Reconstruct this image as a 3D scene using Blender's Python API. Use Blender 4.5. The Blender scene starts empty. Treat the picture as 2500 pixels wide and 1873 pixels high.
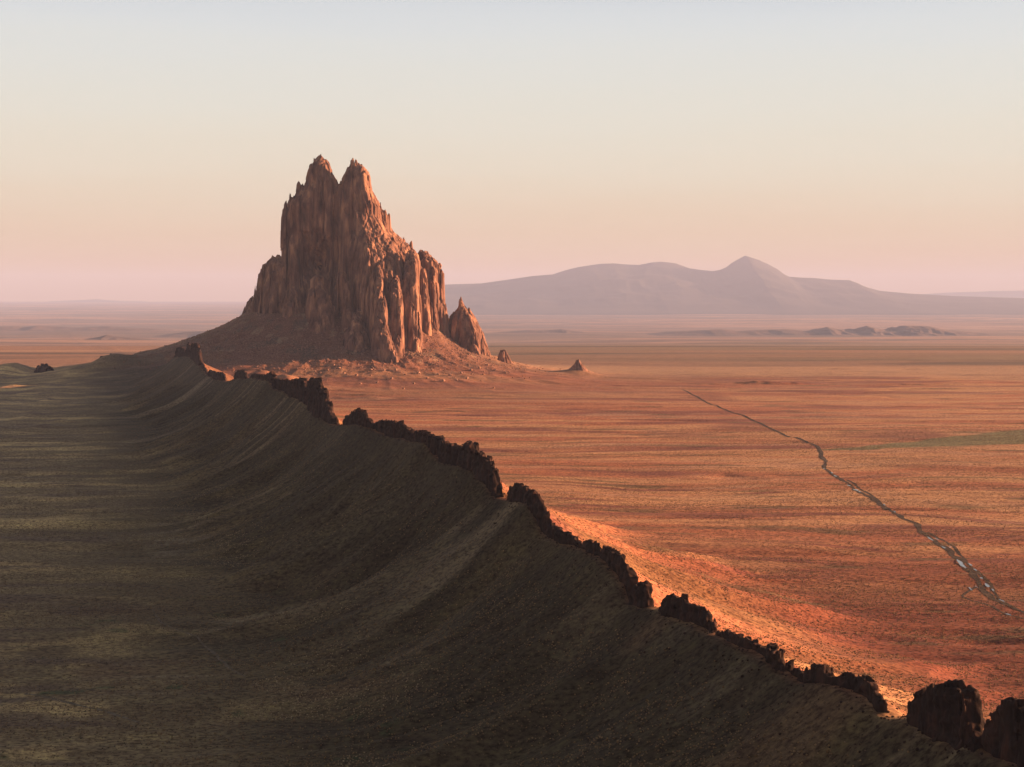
import bpy, math, random
import numpy as np
import openvdb

random.seed(7)
RNG = np.random.default_rng(11)
scene = bpy.context.scene
COL = scene.collection

# ------------------------------------------------------------------ camera
F_PX, CX, CY = 3465.0, 1250.0, 936.5          # focal length and centre in photo pixels
CAM_Z = 170.0                                  # metres above the plain
PITCH = math.atan((CY - 730.0) / F_PX)
cam_d = bpy.data.cameras.new('camera')
cam_d.sensor_width = 36.0
cam_d.lens = 36.0 * F_PX / 2500.0
cam_d.clip_start = 1.0
cam_d.clip_end = 300000.0
cam = bpy.data.objects.new('camera', cam_d)
COL.objects.link(cam)
cam.location = (0, 0, CAM_Z)
cam.rotation_euler = (math.pi / 2 - PITCH, 0, 0)
scene.camera = cam

# ------------------------------------------------------------------ light
SUN_EL = math.radians(9.2)
SUN_AZ = math.radians(74.5)                    # clockwise from +Y: low sun on the right, a little beyond
world = bpy.data.worlds.new('World')
scene.world = world
world.use_nodes = True
wn, wl = world.node_tree.nodes, world.node_tree.links
wn.clear()
sky = wn.new('ShaderNodeTexSky')
sky.sky_type = 'NISHITA'
sky.sun_disc = False
sky.sun_elevation = SUN_EL
sky.sun_rotation = SUN_AZ
sky.altitude = 1800
sky.air_density = 1.0
sky.dust_density = 2.0
sky.ozone_density = 1.0
geo = wn.new('ShaderNodeTexCoord')
sep = wn.new('ShaderNodeSeparateXYZ')
ramp = wn.new('ShaderNodeValToRGB')            # dawn tint by height above the horizon, the same all round
SKY_STOPS = [(0.0, (0.78, 0.36, 0.15)), (0.035, (0.80, 0.53, 0.30)), (0.09, (0.86, 0.79, 0.61)),
             (0.16, (0.80, 0.82, 0.75)), (0.21, (0.72, 0.79, 0.85)), (0.42, (0.28, 0.30, 0.32)), (1.0, (0.085, 0.098, 0.11))]
ramp.color_ramp.interpolation = 'B_SPLINE'
el = ramp.color_ramp.elements
while len(el) < len(SKY_STOPS):
    el.new(0.5)
for e, (p, c) in zip(el, SKY_STOPS):
    e.position = p
    e.color = (*c, 1)
mixs = wn.new('ShaderNodeMix')
mixs.data_type = 'RGBA'
mixs.inputs['Factor'].default_value = 0.95
bg = wn.new('ShaderNodeBackground')
bg.inputs['Strength'].default_value = 0.0455
scl = wn.new('ShaderNodeVectorMath')
scl.operation = 'SCALE'
scl.inputs['Scale'].default_value = 3.9
wo = wn.new('ShaderNodeOutputWorld')
wl.new(geo.outputs['Generated'], sep.inputs[0])
smap = wn.new('ShaderNodeMapping')
smap.inputs['Scale'].default_value = (1.6, 1.6, 26.0)
snz = wn.new('ShaderNodeTexNoise')
snz.inputs['Scale'].default_value = 1.7
snz.inputs['Detail'].default_value = 5.0
wl.new(geo.outputs['Generated'], smap.inputs[0])
wl.new(smap.outputs[0], snz.inputs['Vector'])
sadd = wn.new('ShaderNodeMath')
sadd.operation = 'MULTIPLY_ADD'
sadd.inputs[1].default_value = 0.022
wl.new(snz.outputs['Fac'], sadd.inputs[0])
wl.new(sep.outputs['Z'], sadd.inputs[2])
ssub = wn.new('ShaderNodeMath')
ssub.operation = 'SUBTRACT'
ssub.inputs[1].default_value = 0.011
wl.new(sadd.outputs[0], ssub.inputs[0])
wl.new(ssub.outputs[0], ramp.inputs['Fac'])
wl.new(ramp.outputs['Color'], scl.inputs[0])
wl.new(sky.outputs['Color'], mixs.inputs[6])
wl.new(scl.outputs['Vector'], mixs.inputs[7])
wl.new(mixs.outputs[2], bg.inputs['Color'])
wl.new(bg.outputs[0], wo.inputs[0])

sun_d = bpy.data.lights.new('sun', 'SUN')
sun_d.energy = 5.0
sun_d.angle = math.radians(0.5)
sun_d.color = (1.0, 0.50, 0.255)
sun = bpy.data.objects.new('sun', sun_d)
COL.objects.link(sun)
sun.rotation_euler = (math.pi / 2 - SUN_EL, 0, math.pi - SUN_AZ)

scene.view_settings.view_transform = 'Standard'
scene.view_settings.look = 'None'
scene.view_settings.gamma = 1.0
scene.view_settings.use_curve_mapping = False
scene.view_settings.exposure = 2.40
cy = scene.cycles
cy.use_denoising = True
cy.max_bounces = 4
cy.diffuse_bounces = 2
cy.glossy_bounces = 2
cy.volume_bounces = 0
cy.transparent_max_bounces = 8


# ------------------------------------------------------------------ noise
PERM = RNG.permutation(256).astype(np.int32)
PERM = np.concatenate([PERM, PERM])
VAL = RNG.uniform(-1, 1, 256).astype(np.float32)


def _f(t):
    return t * t * t * (t * (t * 6 - 15) + 10)


def n2(x, y):
    """value noise, -1..1"""
    x = np.asarray(x, np.float32); y = np.asarray(y, np.float32)
    xi = np.floor(x).astype(np.int32); yi = np.floor(y).astype(np.int32)
    fx = _f(x - xi); fy = _f(y - yi)
    xi &= 255; yi &= 255
    a = PERM[xi]; b = PERM[(xi + 1) & 255]
    y1 = (yi + 1) & 255
    v00 = VAL[PERM[a + yi]]; v10 = VAL[PERM[b + yi]]
    v01 = VAL[PERM[a + y1]]; v11 = VAL[PERM[b + y1]]
    p = v00 + (v10 - v00) * fx
    q = v01 + (v11 - v01) * fx
    return p + (q - p) * fy


def n3(x, y, z):
    x = np.asarray(x, np.float32); y = np.asarray(y, np.float32); z = np.asarray(z, np.float32)
    xi = np.floor(x).astype(np.int32); yi = np.floor(y).astype(np.int32); zi = np.floor(z).astype(np.int32)
    fx = _f(x - xi); fy = _f(y - yi); fz = _f(z - zi)
    xi &= 255; yi &= 255; zi &= 255
    y1 = (yi + 1) & 255; z1 = (zi + 1) & 255
    a = PERM[xi]; b = PERM[(xi + 1) & 255]
    aa = PERM[a + yi]; ab = PERM[a + y1]; ba = PERM[b + yi]; bb = PERM[b + y1]
    def lx(p, q, k):
        u = VAL[PERM[p + k]]
        return u + (VAL[PERM[q + k]] - u) * fx
    k0 = lx(aa, ba, zi); k1 = lx(ab, bb, zi); k2 = lx(aa, ba, z1); k3 = lx(ab, bb, z1)
    k0 = k0 + (k1 - k0) * fy
    k2 = k2 + (k3 - k2) * fy
    return k0 + (k2 - k0) * fz


def fbm2(x, y, o=4, g=0.5):
    r = 0; a = 1.0; s = 0
    for i in range(o):
        r = r + a * n2(x * 2 ** i + 17.3 * i, y * 2 ** i + 9.1 * i); s += a; a *= g
    return r / s


def fbm3(x, y, z, o=3, g=0.5):
    r = 0; a = 1.0; s = 0
    for i in range(o):
        r = r + a * n3(x * 2 ** i + 17.3 * i, y * 2 ** i + 9.1 * i, z * 2 ** i + 5.7 * i); s += a; a *= g
    return r / s


def ridged2(x, y, o=3):
    r = 0; a = 1.0; s = 0
    for i in range(o):
        r = r + a * (1 - 2 * np.abs(n2(x * 2 ** i + 31.7 * i, y * 2 ** i + 3.3 * i))); s += a; a *= 0.5
    return r / s


def cells2(x, y, seed=0.0):
    """nearest jittered cell: returns cell value 0..1, F1 and F2-F1"""
    xi = np.floor(x).astype(np.int32); yi = np.floor(y).astype(np.int32)
    b1 = np.full(x.shape, 9.0, np.float32); b2 = b1.copy(); val = np.zeros(x.shape, np.float32)
    so = int(seed * 13)
    for dx in (-1, 0, 1):
        for dy in (-1, 0, 1):
            cxi = xi + dx; cyi = yi + dy
            h = PERM[PERM[(cxi + so) & 255] + (cyi & 255)]
            jx = cxi + 0.5 + 0.45 * VAL[h]; jy = cyi + 0.5 + 0.45 * VAL[(h + 57) & 255]
            d = np.hypot(x - jx, y - jy)
            m = d < b1
            b2 = np.where(m, b1, np.minimum(b2, d))
            val = np.where(m, h / 255.0, val)
            b1 = np.where(m, d, b1)
    return val, b1, b2 - b1


def sstep(a, b, x):
    t = np.clip((x - a) / (b - a), 0, 1)
    return t * t * (3 - 2 * t)


# ------------------------------------------------------------------ photo pixel -> direction
CP, SP = math.cos(PITCH), math.sin(PITCH)


def ray(px, py):
    a = (px - CX) / F_PX
    b = (CY - py) / F_PX
    return np.array([a, CP + b * SP, -SP + b * CP])


def on_z(px, py, z=0.0):
    d = ray(px, py)
    k = (z - CAM_Z) / d[2]
    return d * k + np.array([0, 0, CAM_Z])


def at_y(px, py, Y):
    d = ray(px, py)
    k = Y / d[1]
    return d * k + np.array([0, 0, CAM_Z])


# the dike runs dead straight across the plain: X = DA + DB * Y
DB = -630.0 / 1949.0
DA = 116.0 - DB * 351.0
DU = np.array([DB, 1.0]) / math.hypot(DB, 1.0)     # along the dike, away from the camera
DN = np.array([DU[1], -DU[0]])                      # across it, to the sunny side
D0 = np.array([116.0, 351.0])


def on_dike(px, py):
    """point of the dike's vertical plane seen at a pixel -> (s along, z)"""
    d = ray(px, py)
    k = DA / (d[0] - DB * d[1])
    X, Y, Z = d[0] * k, d[1] * k, CAM_Z + d[2] * k
    return (X - D0[0]) * DU[0] + (Y - D0[1]) * DU[1], Z


def dike_xy(s, t):
    return D0[0] + DU[0] * s + DN[0] * t, D0[1] + DU[1] * s + DN[1] * t


# crest of the hill under the dike (pixels on the photograph)
CREST = [(2500, 1862), (2433, 1838), (2408, 1818), (2370, 1814), (2313, 1797), (2268, 1774), (2224, 1752), (2170, 1749),
         (2148, 1727), (2116, 1698), (2072, 1676), (2021, 1659), (1971, 1662), (1920, 1634), (1904, 1619), (1849, 1590),
         (1801, 1571), (1754, 1550), (1722, 1536), (1675, 1514), (1621, 1489), (1596, 1479), (1580, 1482), (1548, 1468),
         (1542, 1447), (1535, 1425), (1510, 1390), (1478, 1359), (1421, 1337), (1377, 1322), (1336, 1302), (1318, 1250),
         (1304, 1226), (1251, 1218), (1225, 1213), (1201, 1184), (1179, 1153), (1157, 1138), (1094, 1130), (1068, 1109),
         (1049, 1080), (1008, 1076), (939, 1060), (910, 1046), (878, 1036), (837, 1038), (818, 1037), (790, 1016),
         (739, 975), (673, 945), (663, 929), (620, 921), (600, 924), (585, 922), (560, 932), (551, 930), (530, 925), (506, 914),
         (487, 886), (470, 872), (456, 868), (430, 874), (410, 893)]
_cs = np.array([on_dike(*p) for p in CREST])
_o = np.argsort(_cs[:, 0])
CS, CZ = _cs[_o, 0], _cs[_o, 1]
CS = np.concatenate([[-600], CS, [CS[-1] + 60, CS[-1] + 130, CS[-1] + 250]])
CZ = np.concatenate([[52], CZ, [CZ[-1] - 6, CZ[-1] - 26, 2]])  # far ridge end extended to keep low sun off the left plain


def crest_z(s):
    return np.interp(s, CS, CZ)


# ------------------------------------------------------------------ the peak's local frame (photo pixels at Y = 3040 m)
PK_Y = 3040.0
PK_S = PK_Y / F_PX                   # metres per pixel there
PK_CX = (830 - 1250) * PK_S * (1 + 80 / F_PX)
PK_CY = PK_Y + 80 * PK_S

VAL_Y = [0, 4300, 6500, 9000, 15000, 25000, 45000, 70000, 90000, 200000]
VAL_Z = [0, 0, -45, -130, -262, -335, -215, -80, -8, 40]


def valley(y):
    return np.interp(y, VAL_Y, VAL_Z)


MOUNDS = []                           # x, y, rx, ry, height


def mound_px(px, py_top, Y, wpx, ry):
    p = at_y(px, py_top, Y)
    MOUNDS.append((p[0], Y, wpx * Y / F_PX, ry, p[2]))


mound_px(25, 886, 2950, 52, 90)
mound_px(285, 864, 2930, 60, 70)
mound_px(215, 892, 2900, 60, 70)
mound_px(1407, 900, 3085, 44, 40)
mound_px(835, 970, 2400, 30, 18)
mound_px(905, 968, 2380, 42, 22)
mound_px(985, 973, 2360, 46, 16)
mound_px(1750, 938, 2830, 70, 22)
mound_px(1870, 930, 2860, 95, 26)
mound_px(2260, 936, 2830, 130, 22)
mound_px(640, 905, 2560, 60, 60)
mound_px(700, 915, 2520, 60, 60)


def height(x, y, detail=True):
    x = np.asarray(x, np.float64); y = np.asarray(y, np.float64)
    near = 1 - sstep(4000, 7000, y)
    z = valley(y)
    t = (x - D0[0]) * DN[0] + (y - D0[1]) * DN[1]
    s = (x - D0[0]) * DU[0] + (y - D0[1]) * DU[1]
    at = np.abs(t)
    # ------ plain: long shallow swales running out from the dike
    wx = x + 60 * n2(x / 300, y / 300)
    wy = y + 25 * n2(x / 160 + 7, y / 160)
    pl = 1.1 * n2(wx / 260, wy / 42) + 0.55 * n2(wx / 120 + 5, wy / 19) * (1 - 0.8 * sstep(1300, 2200, y)) + 2.2 * n2(x / 600, y / 340)
    if detail:
        pl = pl + (0.30 * n2(x / 34, wy / 7.5) + 0.16 * n2(x / 12, y / 3.7)) * (1 - sstep(800, 1500, y))
    gul = ridged2(wx / 420 + 3, wy / 75, 2)
    pl = pl - 1.5 * sstep(0.55, 0.95, gul)
    z = z + pl * (0.35 + 0.65 * sstep(40, 200, at)) * near
    # broader relief far off
    z = z + 26 * fbm2(x / 2600, y / 2600, 4) * sstep(5200, 12000, y) * (1 - sstep(40000, 70000, y))
    # ------ hill under the dike with spurs and gullies
    zc = crest_z(s)
    warp = s + 16 * n2(s / 70, at / 130 + 40) - 0.12 * at
    side = np.where(t > 0, 50.0, 0.0)
    rb = ridged2(warp / 52 + side, at / 260 + side, 2)
    rb2 = ridged2(warp / 17 + side + 3, at / 120, 2)
    fall = sstep(3, 45, at)
    W = (124 + 22 * n2(s / 260, 0.5 + side)) * np.where(t > 0, 1.30, 1.0)
    W = W * (1 + 0.42 * rb * fall * (0.6 + 0.7 * n2(s / 140 + 9, 0.7 + side)) + 0.06 * rb2 * fall)
    u = np.clip(1 - np.clip(at - 4.5, 0, None) / np.maximum(W, 40), 0, 1)
    hill = zc * (0.84 * u ** np.where(t > 0, 1.75, 2.1) + 0.16 * np.exp(-at / 95))
    # branching gullies cut into the apron
    gx = s + 13 * n2(s / 30, at / 45 + 3) - 0.12 * at
    g1_ = np.abs(n2(gx / 27 + side, at / 150)); g2_ = np.abs(n2(gx / 8.5 + side + 7, at / 90))
    cut = np.clip(1 - g1_ / 0.34, 0, 1) ** 1.4 * 4.0 * (0.7 + 0.6 * n2(s / 80 + 11, 0.2 + side)) + np.clip(1 - g2_ / 0.35, 0, 1) * 0.9
    hill = hill - cut * sstep(6, 30, at) * sstep(0.015, 0.16, u) * np.where(t > 0, 0.45 * sstep(120, 60, at), 1.0)
    hill = hill * sstep(-650, -450, s)
    if detail:
        hz = np.clip(hill / 40, 0, 1)
        z = z + hz * (0.55 * fbm2(x / 9, y / 9, 3))
    # badlands on the shady side below the far dike
    bad = sstep(-120, -260, t) * sstep(1500, 2000, y) * (1 - sstep(3000, 3300, y)) * sstep(-1700, -1100, x)
    z = z + bad * (3.2 * ridged2(x / 75, y / 110, 3) - 2.5)
    # ------ talus apron of the peak
    dx = (x - PK_CX) / PK_S; dy = (y - PK_CY) / PK_S
    r = np.hypot(dx, dy)
    ph = np.arctan2(dy, dx)
    cl = np.clip(-np.cos(ph), 0, 1) ** 1.3; cr = np.clip(np.cos(ph), 0, 1) ** 1.3; cf = np.clip(-np.sin(ph), 0, 1) ** 1.3; cb = np.clip(np.sin(ph), 0, 1) ** 1.3
    sm = cl + cr + cf + cb
    a = (250 * cl + 112 * cr + 168 * cf + 150 * cb) / sm
    r1 = (235 * cl + 235 * cr + 160 * cf + 230 * cb) / sm
    gl = ridged2(ph * 14 + 40 + r / 260, r / 200, 2) * 0.03 + 0.05 * fbm2(x / 90, y / 90, 3)
    tal = 150 * np.exp(-np.clip(r - r1 * (1 + 0.12 * gl), 0, None) / (a * (1 + gl * sstep(150, 330, r)))) + 12 * np.exp(-(r / 560) ** 2)
    tz = tal * PK_S * near
    k_ = 9.0
    mix_ = np.clip(0.5 + 0.5 * (hill - tz) / k_, 0, 1)
    z = z + tz * (1 - mix_) + hill * mix_ + k_ * mix_ * (1 - mix_) * np.clip(np.minimum(hill, tz) / 12, 0, 1)
    if detail:
        tm = np.clip(tal / 60, 0, 1)
        z = z + tm * (2.4 * fbm2(x / 22, y / 22, 4) + 4.5 * (ridged2(x / 60 + 5, y / 60, 3) - 0.1) * sstep(150, 90, tal))
    for mx, my, rx, ry, mh in MOUNDS:
        g = np.exp(-((x - mx) / rx) ** 2 - ((y - my) / ry) ** 2)
        z = np.maximum(z, z * (1 - g) + g * (mh + 1.5 * n2(x / 14, y / 14)))
    return z


# ------------------------------------------------------------------ materials
def new_mat(name):
    m = bpy.data.materials.new(name)
    m.use_nodes = True
    nt = m.node_tree
    b = nt.nodes['Principled BSDF']
    b.inputs['Roughness'].default_value = 0.95
    b.inputs['Specular IOR Level'].default_value = 0.08
    return m, nt, b


def node(nt, typ, **kw):
    n = nt.nodes.new(typ)
    for k, v in kw.items():
        if k in n.inputs.keys() if isinstance(k, str) else False:
            n.inputs[k].default_value = v
        else:
            setattr(n, k, v)
    return n


def mapped_noise(nt, scale, stretch=(1, 1, 1), detail=4.0, rough=0.6, w=None):
    tc = nt.nodes.new('ShaderNodeTexCoord')
    mp = nt.nodes.new('ShaderNodeMapping')
    mp.inputs['Scale'].default_value = stretch
    if w:
        mp.inputs['Location'].default_value = (w, w * 1.7, w * 0.3)
    nz = nt.nodes.new('ShaderNodeTexNoise')
    nz.inputs['Scale'].default_value = scale
    nz.inputs['Detail'].default_value = detail
    nz.inputs['Roughness'].default_value = rough
    nt.links.new(tc.outputs['Object'], mp.inputs[0])
    nt.links.new(mp.outputs[0], nz.inputs['Vector'])
    return nz


def cramp(nt, src, stops, interp='LINEAR'):
    r = nt.nodes.new('ShaderNodeValToRGB')
    r.color_ramp.interpolation = interp
    el = r.color_ramp.elements
    while len(el) < len(stops):
        el.new(0.5)
    for e, (p, c) in zip(el, stops):
        e.position = p
        e.color = (*c, 1) if len(c) == 3 else c
    nt.links.new(src, r.inputs['Fac'])
    return r


def mixc(nt, fac, a, b, mode='MIX'):
    m = nt.nodes.new('ShaderNodeMix')
    m.data_type = 'RGBA'
    m.blend_type = mode
    for sock, v in ((m.inputs[0], fac), (m.inputs[6], a), (m.inputs[7], b)):
        if isinstance(v, (int, float)):
            sock.default_value = v
        elif isinstance(v, tuple):
            sock.default_value = (*v, 1)
        else:
            nt.links.new(v, sock)
    return m.outputs[2]


def bump(nt, b, src, strength, dist, prev=None):
    bn = nt.nodes.new('ShaderNodeBump')
    bn.inputs['Strength'].default_value = strength
    bn.inputs['Distance'].default_value = dist
    nt.links.new(src, bn.inputs['Height'])
    if prev is not None:
        nt.links.new(prev.outputs[0], bn.inputs['Normal'])
    nt.links.new(bn.outputs[0], b.inputs['Normal'])
    return bn


# ground: painted cover (soil, grass, flank shade) comes from the vertex attribute, fine grain from noise
M_GROUND, nt, b = new_mat('desert_ground')
at_ = nt.nodes.new('ShaderNodeAttribute')
at_.attribute_name = 'cover'
g1 = mapped_noise(nt, 0.55, (0.6, 1, 1), 3, 0.7)
g2 = mapped_noise(nt, 0.09, (0.35, 1.2, 1), 5, 0.65, 31)
r1 = cramp(nt, g1.outputs['Fac'], [(0.36, (0.40, 0.36, 0.34)), (0.50, (1.0, 1.0, 1.0)), (0.66, (1.50, 1.56, 1.36))])
r2 = cramp(nt, g2.outputs['Fac'], [(0.30, (0.74, 0.70, 0.70)), (0.5, (1, 1, 1)), (0.72, (1.18, 1.22, 1.12))])
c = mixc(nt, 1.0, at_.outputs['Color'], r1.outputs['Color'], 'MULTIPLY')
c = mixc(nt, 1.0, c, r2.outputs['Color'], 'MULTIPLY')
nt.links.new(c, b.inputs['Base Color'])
p = bump(nt, b, g1.outputs['Fac'], 0.5, 0.55)


def rock_mat(name, c_dark, c_mid, c_light, streak=0.05, bump_d=2.0, sc=1.0):
    m, nt, b = new_mat(name)
    v1 = mapped_noise(nt, 0.10 * sc, (1, 1, 0.16), 6, 0.62)          # vertical streaks
    v2 = mapped_noise(nt, 0.035 * sc, (1, 1, 0.5), 4, 0.6, 13)       # broad tone
    v3 = mapped_noise(nt, 0.55 * sc, (1, 1, 0.6), 3, 0.65, 5)
    col = cramp(nt, v1.outputs['Fac'], [(0.30, c_dark), (0.50, c_mid), (0.70, c_light)])
    br = cramp(nt, v2.outputs['Fac'], [(0.34, (0.58, 0.55, 0.58)), (0.52, (1, 1, 1)), (0.70, (1.2, 1.16, 1.08))])
    cc = mixc(nt, 1.0, col.outputs['Color'], br.outputs['Color'], 'MULTIPLY')
    nt.links.new(cc, b.inputs['Base Color'])
    p = bump(nt, b, v1.outputs['Fac'], 0.55, bump_d * 1.5)
    bump(nt, b, v3.outputs['Fac'], 0.5, bump_d * 0.5, p)
    return m


M_PEAK = rock_mat('breccia_rock', (0.062, 0.037, 0.034), (0.165, 0.090, 0.068), (0.35, 0.20, 0.130))
M_DIKE = rock_mat('dike_rock', (0.014, 0.010, 0.009), (0.028, 0.017, 0.015), (0.060, 0.030, 0.024), bump_d=0.5, sc=3.0)
M_BOULDER = rock_mat('boulder_rock', (0.17, 0.10, 0.075), (0.28, 0.165, 0.12), (0.36, 0.22, 0.16), bump_d=0.5, sc=3.0)
M_RUBBLE = rock_mat('rubble_rock', (0.12, 0.07, 0.055), (0.21, 0.12, 0.09), (0.28, 0.165, 0.12), bump_d=0.3, sc=3.0)

M_MTN, nt, b = new_mat('forested_mountain')
q = mapped_noise(nt, 0.0006, (1, 1, 2), 5, 0.6)
r = cramp(nt, q.outputs['Fac'], [(0.35, (0.030, 0.034, 0.036)), (0.6, (0.045, 0.046, 0.044)), (0.75, (0.075, 0.065, 0.055))])
nt.links.new(r.outputs['Color'], b.inputs['Base Color'])
M_MESA, nt, b = new_mat('mesa_shale')
q = mapped_noise(nt, 0.004, (1, 1, 4), 5, 0.6)
r = cramp(nt, q.outputs['Fac'], [(0.35, (0.085, 0.064, 0.056)), (0.6, (0.13, 0.092, 0.076)), (0.75, (0.19, 0.13, 0.10))])
nt.links.new(r.outputs['Color'], b.inputs['Base Color'])

M_ROAD, nt, b = new_mat('muddy_track')
q = mapped_noise(nt, 0.25, (1, 1, 1), 5, 0.65)
r = cramp(nt, q.outputs['Fac'], [(0.32, (0.018, 0.015, 0.013)), (0.5, (0.042, 0.034, 0.027)), (0.66, (0.10, 0.072, 0.05))])
nt.links.new(r.outputs['Color'], b.inputs['Base Color'])
b.inputs['Roughness'].default_value = 0.8
M_TRAIL, nt, b = new_mat('pale_dust')
q = mapped_noise(nt, 0.2, (1, 1, 1), 5, 0.65)
r = cramp(nt, q.outputs['Fac'], [(0.35, (0.09, 0.066, 0.048)), (0.5, (0.13, 0.10, 0.072)), (0.66, (0.20, 0.16, 0.12))])
nt.links.new(r.outputs['Color'], b.inputs['Base Color'])
M_WATER, nt, b = new_mat('puddle_water')
b.inputs['Base Color'].default_value = (0.05, 0.045, 0.04, 1)
b.inputs['Roughness'].default_value = 0.03
b.inputs['Specular IOR Level'].default_value = 0.6


def shrub_mat(name, stops):
    m, nt, b = new_mat(name)
    oi = nt.nodes.new('ShaderNodeObjectInfo')
    r = cramp(nt, oi.outputs['Random'], stops)
    nt.links.new(r.outputs['Color'], b.inputs['Base Color'])
    return m


M_SCRUB = shrub_mat('sagebrush', [(0.0, (0.065, 0.048, 0.032)), (0.45, (0.11, 0.078, 0.050)), (1.0, (0.18, 0.12, 0.075))])
M_GRASS = shrub_mat('dry_grass', [(0.0, (0.14, 0.082, 0.046)), (0.5, (0.19, 0.12, 0.064)), (1.0, (0.26, 0.17, 0.085))])


# ------------------------------------------------------------------ mesh helpers
def mesh_np(name, verts, faces, mat=None, smooth=False):
    """faces: (n,4) or (n,3) array, or a list of such arrays"""
    if not isinstance(faces, (list, tuple)):
        faces = [faces]
    faces = [np.asarray(f, np.int32) for f in faces if len(f)]
    me = bpy.data.meshes.new(name)
    verts = np.asarray(verts, np.float32)
    me.vertices.add(len(verts))
    me.vertices.foreach_set('co', verts.ravel())
    loops = np.concatenate([f.ravel() for f in faces])
    cnt = np.concatenate([np.full(len(f), f.shape[1], np.int32) for f in faces])
    st = np.concatenate([[0], np.cumsum(cnt)[:-1]]).astype(np.int32)
    me.loops.add(len(loops))
    me.loops.foreach_set('vertex_index', loops)
    me.polygons.add(len(cnt))
    me.polygons.foreach_set('loop_start', st)
    me.update(calc_edges=True)
    me.polygons.foreach_set('use_smooth', np.full(len(cnt), bool(smooth)))
    me.validate()
    if mat:
        me.materials.append(mat)
    return me


def link(name, me, parent=None, loc=None):
    o = bpy.data.objects.new(name, me)
    COL.objects.link(o)
    if loc is not None:
        o.location = loc
    if parent is not None:
        o.parent = parent
    return o


def tag(o, label=None, cat=None, group=None, kind=None):
    if label: o['label'] = label
    if cat: o['category'] = cat
    if group: o['group'] = group
    if kind: o['kind'] = kind
    return o


def grid_faces(nr, nc):
    i = np.arange(nr * nc).reshape(nr, nc)
    return np.stack([i[:-1, :-1], i[:-1, 1:], i[1:, 1:], i[1:, :-1]], -1).reshape(-1, 4)


def iso_mesh(arr, origin, voxel):
    g = openvdb.FloatGrid(background=float(10))
    g.copyFromArray(np.ascontiguousarray(arr, np.float32))
    pts, tris, quads = g.convertToPolygons(isovalue=0.0, adaptivity=0.0)
    pts = pts * voxel + np.asarray(origin, np.float32)
    return pts, np.asarray(tris, np.int32), np.asarray(quads, np.int32)[:, ::-1]


# ------------------------------------------------------------------ ground sheet
def step_rows():
    ys = [90.0]
    while ys[-1] < 92000:
        y = ys[-1]
        if y < 1200: st = 2.6 if y > 330 else 5.0
        elif y < 3400: st = 2.6 + (y - 1200) / 2200 * 3.6
        else: st = max(6.2, 6.2 + (y - 3400) * 0.022)
        ys.append(y + st)
    return np.array(ys)


rows = step_rows()
a_in = np.linspace(-0.42, 0.42, 860)
a_out = np.geomspace(0.4215, 0.75, 36)
cols = np.concatenate([-a_out[::-1], a_in, a_out])
AX, AY = np.meshgrid(cols, rows)
GX = AX * (AY + 60); GY = AY
GZ = height(GX, GY)


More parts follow.
